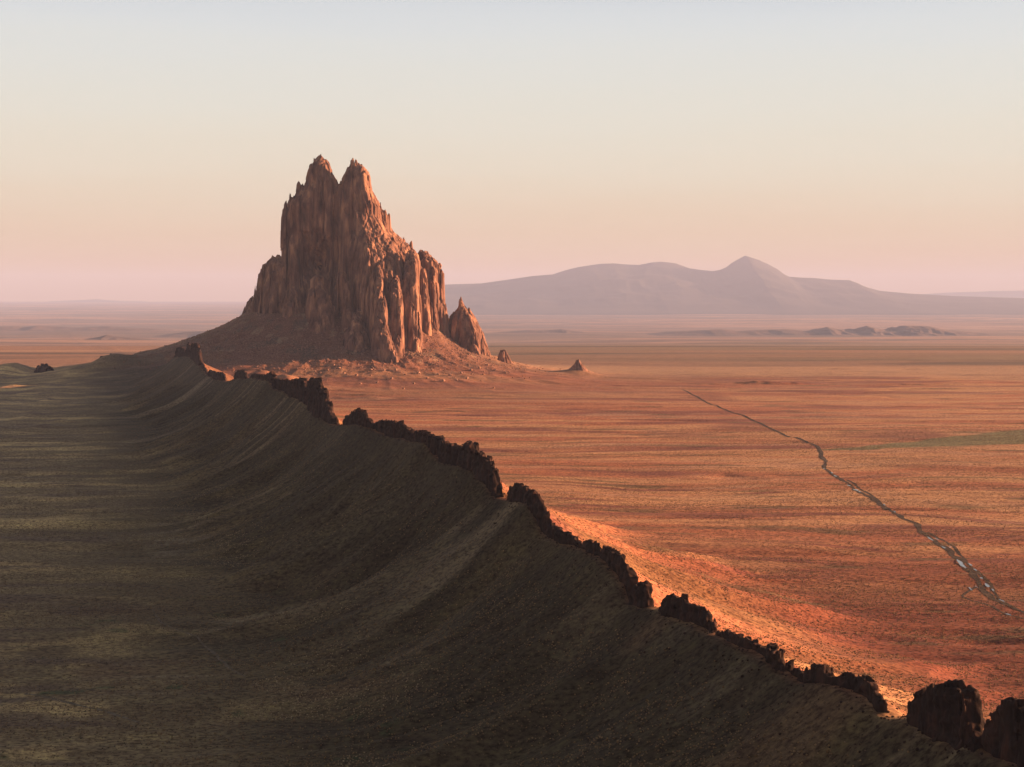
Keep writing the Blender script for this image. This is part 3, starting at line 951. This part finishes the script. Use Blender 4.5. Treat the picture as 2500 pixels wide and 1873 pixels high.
small_rock('rock_pinnacle', 'tall pointed rock pinnacle standing just right of the great peak', 'pinnacle', [
    [(895, ell(1092, 1204, 70, 70)), (845, ell(1098, 1188, 70, 60)), (811, ell(1099, 1176, 70, 52)), (788, ell(1101, 1165, 70, 42)), (769, ell(1105, 1155, 70, 32)), (752, ell(1116, 1142, 70, 20)), (738, ell(1118, 1133, 70, 12)), (726, ell(1121, 1129, 70, 5))],
    [(770, ell(1134, 1154, 66, 14)), (752, ell(1137, 1145, 66, 6)), (746, ell(1138.5, 1142, 66, 3))],
    [(905, ell(1140, 1178, 0, 24)), (868, ell(1146, 1168, 4, 16)), (850, ell(1150, 1162, 6, 8)), (844, ell(1153, 1159, 6, 3))]], 4.0, amp=0.6)
small_rock('rock_pinnacle', 'small stubby rock knob at the outer foot of the talus', 'pinnacle', [
    [(915, ell(1208, 1272, 60, 22)), (890, ell(1214, 1252, 60, 17)), (868, ell(1218, 1241, 60, 12)), (858, ell(1221, 1234, 60, 6))]], 6.0, amp=0.45)
small_rock('rock_outcrop', 'broken tan rock outcrop on the sunny talus between the peak and pinnacle', 'rock outcrop', [
    [(905, ell(1085, 1140, -70, 26)), (882, ell(1094, 1130, -70, 18)), (868, ell(1106, 1124, -70, 8))],
    [(915, ell(1118, 1160, -90, 22)), (894, ell(1124, 1150, -90, 14)), (880, ell(1132, 1142, -90, 5))]], 8.0, amp=0.55)
small_rock('rock_outcrop', 'rounded lit outcrop at the foot of the shady talus', 'rock outcrop', [
    [(912, ell(790, 850, -215, 40)), (886, ell(798, 842, -205, 30)), (868, ell(808, 836, -198, 20)), (856, ell(816, 828, -194, 8))]], 10.0, amp=0.4)
for lab_, u_, py_, w_, h_, v_, sd_ in (
        ('knobbly reddish outcrop below the sunny wall of the peak', 1052, 905, 26, 22, -120, 21),
        ('jagged outcrop beside the foot of the tall pinnacle', 1196, 905, 22, 26, -10, 23),
        ('low broken outcrop under the prow of the peak', 985, 915, 24, 20, -230, 25),
        ('dark ribbed outcrop in the debris below the front buttress', 892, 915, 26, 26, -235, 27),
        ('small toothed outcrop on the debris next to the stubby knob', 1226, 912, 18, 16, 0, 29)):
    small_rock('rock_outcrop', lab_, 'rock outcrop', [
        [(py_ + 14, ell(u_ - w_, u_ + w_, v_, w_ * 0.8)), (py_ - h_ * 0.45, ell(u_ - w_ * .6, u_ + w_ * .55, v_, w_ * .5)), (py_ - h_, ell(u_ - w_ * .2, u_ + w_ * .15, v_, w_ * .2))],
        [(py_ + 14, ell(u_ + w_ * .3, u_ + w_ * 1.4, v_ - 8, w_ * 0.5)), (py_ - h_ * 0.4, ell(u_ + w_ * .6, u_ + w_ * 1.0, v_ - 8, w_ * .2))]], float(sd_), voxel=1.2, amp=0.55)
small_rock('rock_butte', 'lone dark conical butte on the plain beyond the peak', 'butte', [
    [(928, ell(1358, 1454, 45, 34)), (911, ell(1380, 1438, 45, 22)), (899, ell(1395, 1428, 45, 14)), (890, ell(1403, 1420, 45, 9)), (881, ell(1407, 1415, 45, 4))]], 12.0, voxel=1.0, amp=0.28, mat=M_RUBBLE)
small_rock('rock_outcrop', 'dark blocky outcrop on the low ridge left of the peak', 'rock outcrop', [
    [(935, ell(70, 140, -130, 30)), (905, ell(76, 132, -130, 24)), (892, ell(88, 124, -130, 14)), (885, ell(98, 114, -130, 6))]], 14.0, voxel=1.2, amp=0.75, mat=M_DIKE)
small_rock('rock_outcrop', 'small dark knobs on the ridge line where the talus ends', 'rock outcrop', [
    [(880, ell(240, 262, -100, 12)), (866, ell(246, 256, -100, 6))], [(876, ell(262, 284, -105, 12)), (861, ell(266, 274, -105, 5))]], 16.0, voxel=1.0, amp=0.25, mat=M_DIKE)


# ------------------------------------------------------------------ the dike: broken wall of dark rock on the crest
def dike_wall(label, top, seed, thick=2.0, base_drop=7.0):
    st = np.array([on_dike(px, py) for px, py in top])
    o = np.argsort(st[:, 0])
    S, Zt = st[o, 0], st[o, 1]
    dist = dike_xy(S.mean(), 0)[1]
    vx = float(np.clip(dist / 1420.0 * 0.95, 0.34, 1.6))
    s0, s1 = S[0] - 3, S[-1] + 3
    ss = np.arange(s0, s1, vx)
    zc = crest_z(ss)
    zt = np.interp(ss, S, Zt)
    z0 = zc.min() - base_drop; z1 = zt.max() + 4
    tw = thick + (zt - zc).max() * 0.11 + 5
    ts = np.arange(-tw, tw, vx); zs = np.arange(z0, z1, vx)
    S3, T3, Z3 = [a.astype(np.float32) for a in np.meshgrid(ss, ts, zs, indexing='ij')]
    k = seed * 5.77
    blk = 1.0 + 0.25 * max(0.0, dist / 900 - 0.6)
    cv, f1, fe = cells2(S3[:, :, 0] / (2.6 * blk) + k, T3[:, :, 0] / (2.6 * blk))
    ztop = (zt[:, None] + (cv - 0.55) * 2.3 * blk + 0.35 * n2(S3[:, :, 0] / 1.1 + k, T3[:, :, 0] / 1.1))[:, :, None]
    hh = np.clip(ztop - Z3, 0, None)
    w = thick * (0.70 + 0.30 * n3(S3 / 9 + k, Z3 / 30, 0 * S3)) + hh * 0.075 + 0.8 * n3(S3 / 3.2 + k, T3 / 3.2, Z3 / 2.2) * blk + 0.40 * n3(S3 / 1.3 + k, T3 / 1.3, Z3 / 1.3)
    w += 0.6 * (cv - 0.5)[:, :, None] * blk
    off = 1.8 * n2(ss / 14 + k, 0.3 + 0 * ss)[:, None, None]
    d = np.maximum(np.abs(T3 - off) - w, (Z3 - ztop) * 0.85 + 0.35 * n3(S3 / 1.6, T3 / 1.6, Z3 / 1.6 + k))
    d = np.maximum(d, np.maximum(s0 + 2 - S3, S3 - s1 + 2) + 0.8 * n3(S3 / 2.5 + k, T3 / 2.5, Z3 / 2.5))
    d = np.maximum(d, z0 + 1.5 * vx - Z3)
    P, T_, Q_ = iso_mesh(d, (s0, -tw, z0), vx)
    W = np.empty_like(P)
    W[:, 0], W[:, 1] = dike_xy(P[:, 0], P[:, 1])
    W[:, 2] = P[:, 2]
    ox, oy = dike_xy(S.mean(), 0)
    org = np.array([ox, oy, float(crest_z(S.mean()))])
    o = link('dike_rock', mesh_np('dike_rock', W - org, [T_, Q_[:, ::-1] if False else Q_], M_DIKE, False), loc=org)
    return tag(o, label, 'dike rock', 'broken dike rocks along the ridge crest')


dike_wall('massive dark dike block at the end of the ridge, beside the deep notch', [(2412, 1800), (2424, 1753), (2438, 1728), (2440, 1719), (2460, 1712), (2488, 1719), (2500, 1722), (2540, 1738), (2600, 1790), (2640, 1880)], 1, 3.4)
dike_wall('broad tall dike block with a round top and a thumb-like knob on its side', [(2231, 1745), (2234, 1714), (2247, 1705), (2249, 1692), (2262, 1682), (2270, 1689), (2272, 1705), (2277, 1695), (2288, 1677), (2315, 1667), (2331, 1671), (2339, 1686), (2346, 1689), (2348, 1680), (2359, 1684), (2369, 1694), (2379, 1694), (2384, 1732), (2391, 1765), (2397, 1788), (2409, 1806)], 2, 3.2)
dike_wall('low crenellated dike wall curving down to the saddle before the tall blocks', [(1922, 1624), (1927, 1616), (1933, 1635), (1971, 1649), (1977, 1635), (1996, 1625), (2025, 1628), (2028, 1646), (2053, 1649), (2058, 1641), (2078, 1641), (2085, 1651), (2107, 1659), (2132, 1679), (2145, 1695), (2156, 1712)], 3)
dike_wall('low hedge-like stretch of dike wall between two saddles', [(1757, 1546), (1763, 1538), (1776, 1538), (1801, 1550), (1827, 1557), (1839, 1571), (1858, 1578), (1885, 1580), (1901, 1586), (1917, 1597), (1919, 1617)], 4)
dike_wall('hump-shaped dike rock with a toothed top beside the slim pillar', [(1618, 1485), (1640, 1463), (1646, 1454), (1659, 1457), (1672, 1455), (1678, 1473), (1703, 1485), (1719, 1498), (1732, 1517), (1740, 1536)], 5)
dike_wall('slim upright dike pillar standing alone above the pale saddle', [(1548, 1453), (1558, 1429), (1577, 1419), (1584, 1435), (1587, 1468)], 6, 2.2)
dike_wall('long low dike wall following the rounded hill shoulder', [(1338, 1292), (1349, 1277), (1377, 1296), (1402, 1308), (1409, 1322), (1434, 1324), (1456, 1324), (1478, 1337), (1510, 1348), (1526, 1365), (1539, 1390), (1545, 1410)], 7)
dike_wall('two-humped dark dike rock just past the lit gap', [(1247, 1213), (1252, 1194), (1260, 1183), (1279, 1183), (1295, 1197), (1308, 1197), (1323, 1207), (1330, 1229), (1336, 1257), (1340, 1285)], 8)
dike_wall('long descending dike wall with a single knob, ending in a cliff', [(1011, 1058), (1027, 1053), (1043, 1057), (1059, 1065), (1084, 1076), (1106, 1084), (1135, 1095), (1138, 1084), (1147, 1080), (1162, 1083), (1165, 1103), (1179, 1103), (1192, 1116), (1208, 1135), (1216, 1151), (1219, 1180), (1224, 1209)], 9, 3.0)
dike_wall('short bushy-topped dike wall in front of a lit sand cone', [(912, 1032), (935, 1027), (954, 1030), (977, 1030), (986, 1043), (1008, 1056)], 10)
dike_wall('dark pyramid-shaped dike rock beside the bright gap', [(837, 1036), (844, 1022), (863, 1005), (878, 999), (891, 1005), (907, 1027), (912, 1040)], 11)
dike_wall('highest sheer dike wall, dropping like a cliff into the bright gap', [(752, 945), (758, 926), (768, 923), (774, 928), (783, 924), (790, 948), (799, 961), (806, 989), (812, 1015), (818, 1036)], 12, 3.4)
dike_wall('long flat-topped dike wall adjoining the highest sheer wall', [(657, 913), (665, 908), (668, 924), (689, 927), (708, 929), (726, 927), (742, 924), (747, 932), (751, 948)], 13, 3.0)
dike_wall('small notched dike rock under the lit yellow slope', [(506, 911), (513, 904), (527, 908), (545, 911), (550, 926)], 14)
dike_wall('single squat dike rock in the saddle below the hill with pinnacles', [(574, 916), (585, 905), (594, 904), (603, 922)], 15)
dike_wall('row of low rocks on the bare saddle beside the flat-topped wall', [(612, 922), (617, 916), (622, 912), (628, 916), (634, 914), (640, 913), (646, 916), (650, 912), (656, 916)], 19)
dike_wall('red-edged rocks stepping down from the broadest pinnacle along the lit slope', [(490, 880), (494, 886), (498, 893), (502, 900), (505, 908)], 20)
dike_wall('wide stub among the pinnacles on the far dike hill', [(428, 870), (434, 850), (441, 847), (450, 852), (453, 866)], 16)
dike_wall('thin finger among the pinnacles on the far dike hill', [(453, 862), (456, 840), (460, 837), (464, 842), (465, 862)], 17)
dike_wall('broadest pinnacle on the far dike hill, its sunny edge glowing red', [(466, 862), (468, 843), (473, 838), (481, 839), (487, 852), (490, 876)], 18, 3.4)


# ------------------------------------------------------------------ muddy track with puddles
def strip(name, pts, width, mat, lift=0.10, dens=6.0, ragged=0.35, seed=0.0):
    P = np.array([on_z(px, py)[:2] for px, py in pts])
    seg = np.hypot(*np.diff(P, axis=0).T)
    acc = np.concatenate([[0], np.cumsum(seg)])
    u = np.arange(0, acc[-1], dens)
    X = np.interp(u, acc, P[:, 0]); Y = np.interp(u, acc, P[:, 1])
    for _ in range(2):
        X[1:-1] = (X[:-2] + 2 * X[1:-1] + X[2:]) / 4; Y[1:-1] = (Y[:-2] + 2 * Y[1:-1] + Y[2:]) / 4
    tx, ty = np.gradient(X), np.gradient(Y)
    ln = np.hypot(tx, ty); nx, ny = ty / ln, -tx / ln
    cr = np.linspace(-1, 1, 5)
    wl_ = width / 2 * (1 + ragged * n2(u / 14 + seed, 0 * u + 3.1)); wr_ = width / 2 * (1 + ragged * n2(u / 11 + seed, 0 * u + 8.7))
    jit = 1.2 * n2(u / 30 + seed, 0 * u + 1.7)
    off = np.where(cr[None] < 0, cr[None] * wl_[:, None], cr[None] * wr_[:, None]) + jit[:, None]
    VX = X[:, None] + nx[:, None] * off; VY = Y[:, None] + ny[:, None] * off
    VZ = height(VX, VY) + lift
    o = link(name, mesh_np(name, np.stack([VX, VY, VZ], -1).reshape(-1, 3), grid_faces(*VX.shape), mat, True))
    return tag(o, kind='structure')


ROAD = [(1669, 951), (1700, 968), (1734, 985.5), (1783, 1006), (1803, 1010), (1852, 1032), (1917, 1063), (1966, 1077), (1990, 1088), (2003, 1100), (2004, 1112), (2008, 1122)]
ROAD2 = [(2006, 1112), (2010, 1120), (2015, 1132), (2011, 1142), (2039, 1162), (2068, 1179), (2096, 1199), (2145, 1225), (2182, 1250), (2202, 1264), (2235, 1276),
         (2251, 1299), (2284, 1323), (2316, 1343), (2345, 1376), (2373, 1405), (2406, 1445), (2446, 1470), (2500, 1498), (2600, 1540)]
ROAD3 = [(2068, 1172), (2105, 1194), (2140, 1216), (2172, 1238), (2182, 1256)]
ROAD4 = [(2262, 1300), (2296, 1316), (2330, 1336), (2356, 1366), (2385, 1396), (2420, 1430), (2440, 1462)]
ROAD5 = [(2384, 1431), (2360, 1442), (2345, 1452), (2380, 1466), (2420, 1482), (2452, 1500), (2500, 1512), (2600, 1548)]
strip('dirt_track', ROAD, 3.4, M_ROAD, lift=0.25, seed=1)
strip('dirt_track', ROAD2, 4.3, M_ROAD, seed=2, dens=3, ragged=0.7)
strip('dirt_track', ROAD3, 2.6, M_ROAD, seed=3, dens=4, lift=0.09)
strip('dirt_track', ROAD4, 2.4, M_ROAD, seed=4, dens=3, lift=0.09, ragged=0.7)
strip('dirt_track', ROAD5, 2.0, M_ROAD, seed=5, dens=3, lift=0.08)
strip('footpath', [(372, 1490), (400, 1530), (470, 1556), (520, 1600), (560, 1640), (600, 1660)], 1.3, M_TRAIL, seed=7, dens=3, lift=0.06, ragged=0.6)
strip('footpath', [(60, 1690), (140, 1708), (200, 1726), (270, 1746), (335, 1765)], 2.2, M_TRAIL, seed=8, dens=3, lift=0.06, ragged=0.8)

PUD = [(2012, 1142, 5, 2.0), (2031, 1156, 6, 1.4), (2039, 1163, 7, 1.6), (2072, 1185, 6, 1.8), (2090, 1194, 9, 2.6), (2099, 1199, 5, 1.4), (2159, 1228, 6, 1.0),
       (2184, 1249, 4, 1.0), (2271, 1317, 10, 1.3), (2288, 1317, 5, 1.0), (2304, 1338, 6, 1.2), (2320, 1337, 4, 0.9), (2338, 1370, 6, 0.9),
       (2345, 1378, 16, 2.4), (2352, 1385, 8, 2.0), (2369, 1380, 6, 1.2), (2381, 1394, 5, 0.9), (2396, 1413, 5, 0.9), (2410, 1427, 11, 1.4), (2424, 1437, 5, 0.9),
       (2369, 1435, 6, 1.0), (2384, 1431, 4, 0.8), (2446, 1466, 5, 0.9), (2462, 1503, 5, 1.0)]
RP = np.array([on_z(*p)[:2] for p in ROAD2])
for i, (px, py, ln, wd) in enumerate(PUD):
    c = on_z(px, py)
    j = int(np.argmin(np.hypot(RP[:-1, 0] - c[0], RP[:-1, 1] - c[1])))
    tdir = RP[min(j + 1, len(RP) - 1)] - RP[max(j - 1, 0)]
    tdir = tdir / np.hypot(*tdir)
    nd = np.array([tdir[1], -tdir[0]])
    n = 22
    vs = []
    for k in range(n):
        a = 2 * math.pi * k / n
        rr = 1 + 0.28 * math.sin(2 * a + i) + 0.18 * math.sin(3 * a + 2 * i) + 0.10 * math.sin(7 * a + i * 3)
        vs.append(tdir * math.cos(a) * ln * 0.62 * rr + nd * math.sin(a) * wd * 0.62 * rr)
    xy = np.array(vs) + c[:2]
    z = float(height(np.append(xy[:, 0], c[0]), np.append(xy[:, 1], c[1])).max()) + 0.16
    V = np.concatenate([np.c_[xy - c[:2], np.zeros(n)], [[0, 0, 0.0]]])
    Fc = np.array([[k, (k + 1) % n, n] for k in range(n)])
    tag(link('puddle', mesh_np('puddle', V, Fc, M_WATER), loc=(c[0], c[1], z)), kind='structure')


# ------------------------------------------------------------------ boulders
def boulder_mesh(seed, r=1.0):
    g = np.linspace(-1.5, 1.5, 17)
    X, Y, Z = np.meshgrid(g, g, g, indexing='ij')
    d = np.maximum(np.sqrt(X ** 2 + (Y * 1.15) ** 2 + (Z * 1.25) ** 2) - 1.0, -9)
    rr = np.random.default_rng(seed)
    for _ in range(7):
        nrm = rr.normal(size=3); nrm /= np.linalg.norm(nrm)
        d = np.maximum(d, X * nrm[0] + Y * nrm[1] + Z * nrm[2] - rr.uniform(0.55, 0.9))
    d = d + 0.14 * n3(X * 1.6 + seed, Y * 1.6, Z * 1.6)
    P, T_, Q_ = iso_mesh(d.astype(np.float32), (-1.5, -1.5, -1.5), g[1] - g[0])
    return mesh_np('boulder', P * r, [T_, Q_], M_BOULDER, False)


BM = [boulder_mesh(s) for s in range(5)]
rr = random.Random(5)


def put_boulder(px, py, size, label, group=None):
    """a boulder whose foot is seen at a pixel: walk the ray to the ground"""
    d = ray(px, py)
    k = np.linspace(300, 3600, 6000) / d[1]
    gz = height(d[0] * k, d[1] * k)
    below = np.where(CAM_Z + d[2] * k < gz)[0]
    if len(below) == 0:
        return
    k = k[below[0]]
    o = link('boulder', rr.choice(BM), loc=(d[0] * k, d[1] * k, CAM_Z + d[2] * k + size * 0.45))
    o.scale = (size * rr.uniform(.85, 1.2), size * rr.uniform(.85, 1.2), size * rr.uniform(.8, 1.1))
    o.rotation_euler = (rr.uniform(-.4, .4), rr.uniform(-.4, .4), rr.uniform(0, 6.28))
    tag(o, label, 'boulder', group)


put_boulder(643, 901, 3.0, 'largest pale boulder on the lit rise behind the flat-topped dike wall')
put_boulder(637, 906, 2.2, 'mid-sized pale boulder beside the largest one behind the dike')
put_boulder(629, 903, 1.5, 'small pale boulder left of the pale pair behind the dike')
for px, py, sz in ((1083, 931, 2.6), (1010, 938, 2.2), (955, 926, 2.4), (985, 950, 1.8), (1022, 913, 2.8), (1055, 905, 2.6), (1100, 918, 3.0), (1125, 912, 2.6), (1150, 905, 2.8),
                   (1170, 900, 2.6), (1190, 893, 2.4), (1210, 905, 2.2), (1180, 915, 2.0), (1235, 912, 2.0), (905, 905, 2.4), (870, 918, 2.2), (840, 912, 2.0), (828, 900, 2.2),
                   (815, 893, 2.0), (800, 905, 1.8), (938, 905, 2.2), (966, 905, 2.4), (1042, 925, 2.2), (1070, 915, 2.2), (1115, 930, 2.0), (1140, 925, 2.4), (1205, 948, 1.6),
                   (920, 935, 2.0), (880, 938, 1.8), (782, 912, 1.8), (770, 908, 1.6)):
    put_boulder(px, py, sz * 1.35, 'reddish boulder among the debris at the foot of the sunny talus', 'boulders at the foot of the talus')


# ------------------------------------------------------------------ scattered cover (uncountable): scrub, dry grass, rubble
def scatter(name, xy, sizes, mat, squash, lift=0.25, sub=1):
    z = height(xy[:, 0], xy[:, 1])
    pts = np.c_[xy, z + sizes * lift]
    me = bpy.data.meshes.new(name)
    me.vertices.add(len(pts))
    me.vertices.foreach_set('co', pts.astype(np.float32).ravel())
    a = me.attributes.new('size', 'FLOAT', 'POINT')
    a.data.foreach_set('value', sizes.astype(np.float32))
    rot = me.attributes.new('spin', 'FLOAT_VECTOR', 'POINT')
    rv = np.c_[RNG.uniform(-.5, .5, len(pts)), RNG.uniform(-.5, .5, len(pts)), RNG.uniform(0, 6.28, len(pts))].astype(np.float32)
    rot.data.foreach_set('vector', rv.ravel())
    o = link(name, me)
    ng = bpy.data.node_groups.new(name + '_scatter', 'GeometryNodeTree')
    ng.interface.new_socket('Geometry', in_out='INPUT', socket_type='NodeSocketGeometry')
    ng.interface.new_socket('Geometry', in_out='OUTPUT', socket_type='NodeSocketGeometry')
    N, Lk = ng.nodes, ng.links
    gi = N.new('NodeGroupInput'); go = N.new('NodeGroupOutput')
    ico = N.new('GeometryNodeMeshIcoSphere'); ico.inputs['Radius'].default_value = 1.0; ico.inputs['Subdivisions'].default_value = sub
    tr = N.new('GeometryNodeTransform'); tr.inputs['Scale'].default_value = squash
    sm = N.new('GeometryNodeSetMaterial'); sm.inputs['Material'].default_value = mat
    io = N.new('GeometryNodeInstanceOnPoints')
    a1 = N.new('GeometryNodeInputNamedAttribute'); a1.data_type = 'FLOAT'; a1.inputs['Name'].default_value = 'size'
    a2 = N.new('GeometryNodeInputNamedAttribute'); a2.data_type = 'FLOAT_VECTOR'; a2.inputs['Name'].default_value = 'spin'
    e2r = N.new('FunctionNodeEulerToRotation')
    Lk.new(ico.outputs['Mesh'], tr.inputs[0]); Lk.new(tr.outputs[0], sm.inputs[0])
    Lk.new(gi.outputs[0], io.inputs['Points']); Lk.new(sm.outputs[0], io.inputs['Instance'])
    Lk.new(a1.outputs['Attribute'], io.inputs['Scale'])
    Lk.new(a2.outputs['Attribute'], e2r.inputs[0]); Lk.new(e2r.outputs[0], io.inputs['Rotation'])
    Lk.new(io.outputs[0], go.inputs[0])
    md = o.modifiers.new('scatter', 'NODES')
    md.node_group = ng
    return tag(o, kind='stuff')


def field(n, y0, y1, power=1.0, lim=0.40):
    """points over the visible wedge of ground"""
    y = y0 + (y1 - y0) * RNG.uniform(0, 1, n) ** power
    x = RNG.uniform(-lim, lim, n) * (y + 30)
    return np.c_[x, y]


def keep(xy, p):
    return xy[RNG.uniform(0, 1, len(xy)) < p]


def dens(xy):
    x, y = xy[:, 0], xy[:, 1]
    wx = x + 50 * n2(x / 260 + 2, y / 260); wy = y + 22 * n2(x / 140, y / 140 + 8)
    return np.clip(0.45 + 0.9 * fbm2(wx / 120, wy / 22, 3), 0.05, 1)


xy = field(460000, 330, 1900, 1.1)
t_ = (xy[:, 0] - D0[0]) * DN[0] + (xy[:, 1] - D0[1]) * DN[1]
xy = keep(xy, dens(xy) * sstep(6, 30, np.abs(t_)))
gr = xy[::2]; sb = xy[1::2]
scatter('scrub', sb, RNG.uniform(0.14, 0.42, len(sb)), M_SCRUB, (1, 1, 0.75))
scatter('dry_grass', gr, RNG.uniform(0.14, 0.40, len(gr)), M_GRASS, (1, 1, 0.9))
xy = field(150000, 420, 1250, 1.1)
t_ = (xy[:, 0] - D0[0]) * DN[0] + (xy[:, 1] - D0[1]) * DN[1]
xy = keep(xy, sstep(0.05, 0.4, fbm2(xy[:, 0] / 48, xy[:, 1] / 34, 4)) * sstep(-60, -110, t_))
M_PALE = shrub_mat('pale_grass', [(0.0, (0.20, 0.14, 0.085)), (0.5, (0.28, 0.20, 0.12)), (1.0, (0.36, 0.27, 0.16))])
scatter('pale_grass', xy, RNG.uniform(0.15, 0.42, len(xy)), M_PALE, (1, 1, 0.8))
# rubble below the dike walls and on the talus
s_ = RNG.uniform(-40, 2350, 14000)
t_ = RNG.laplace(0, 8, 14000)
rx, ry = dike_xy(s_, t_)
scatter('rubble', np.c_[rx, ry], RNG.uniform(0.2, 1.0, 14000) ** 3 * 0.5 + 0.10, M_DIKE, (1, 0.85, 0.8), 0.2)
ph = RNG.uniform(0, 2 * math.pi, 16000)
rr_ = RNG.normal(330, 75, 16000)
tx = PK_CX + np.cos(ph) * rr_ * PK_S; ty = PK_CY + np.sin(ph) * rr_ * PK_S
scatter('rubble', np.c_[tx, ty], RNG.uniform(0.3, 1.0, 16000) ** 3 * 2.0 + 0.3, M_RUBBLE, (1, 0.85, 0.8), 0.2)


# ------------------------------------------------------------------ haze
hx, hy0, hy1, hz0, hz1 = 72000.0, -2500.0, 93000.0, -420.0, 1720.0
V = [(sx * hx, yy, zz) for zz in (hz0, hz1) for yy in (hy0, hy1) for sx in (-1, 1)]
hme = bpy.data.meshes.new('haze')
hme.from_pydata(V, [], [(0, 2, 3, 1), (4, 5, 7, 6), (0, 1, 5, 4), (1, 3, 7, 5), (3, 2, 6, 7), (2, 0, 4, 6)])
M_HAZE = bpy.data.materials.new('morning_haze')
M_HAZE.use_nodes = True
hn = M_HAZE.node_tree.nodes
hn.remove(hn['Principled BSDF'])
pv = hn.new('ShaderNodeVolumePrincipled')
pv.inputs['Color'].default_value = (0.42, 0.555, 0.92, 1)
pv.inputs['Density'].default_value = 1.95e-5
pv.inputs['Anisotropy'].default_value = 0.0
M_HAZE.node_tree.links.new(pv.outputs[0], hn['Material Output'].inputs['Volume'])
hme.materials.append(M_HAZE)
tag(link('haze', hme), kind='stuff')
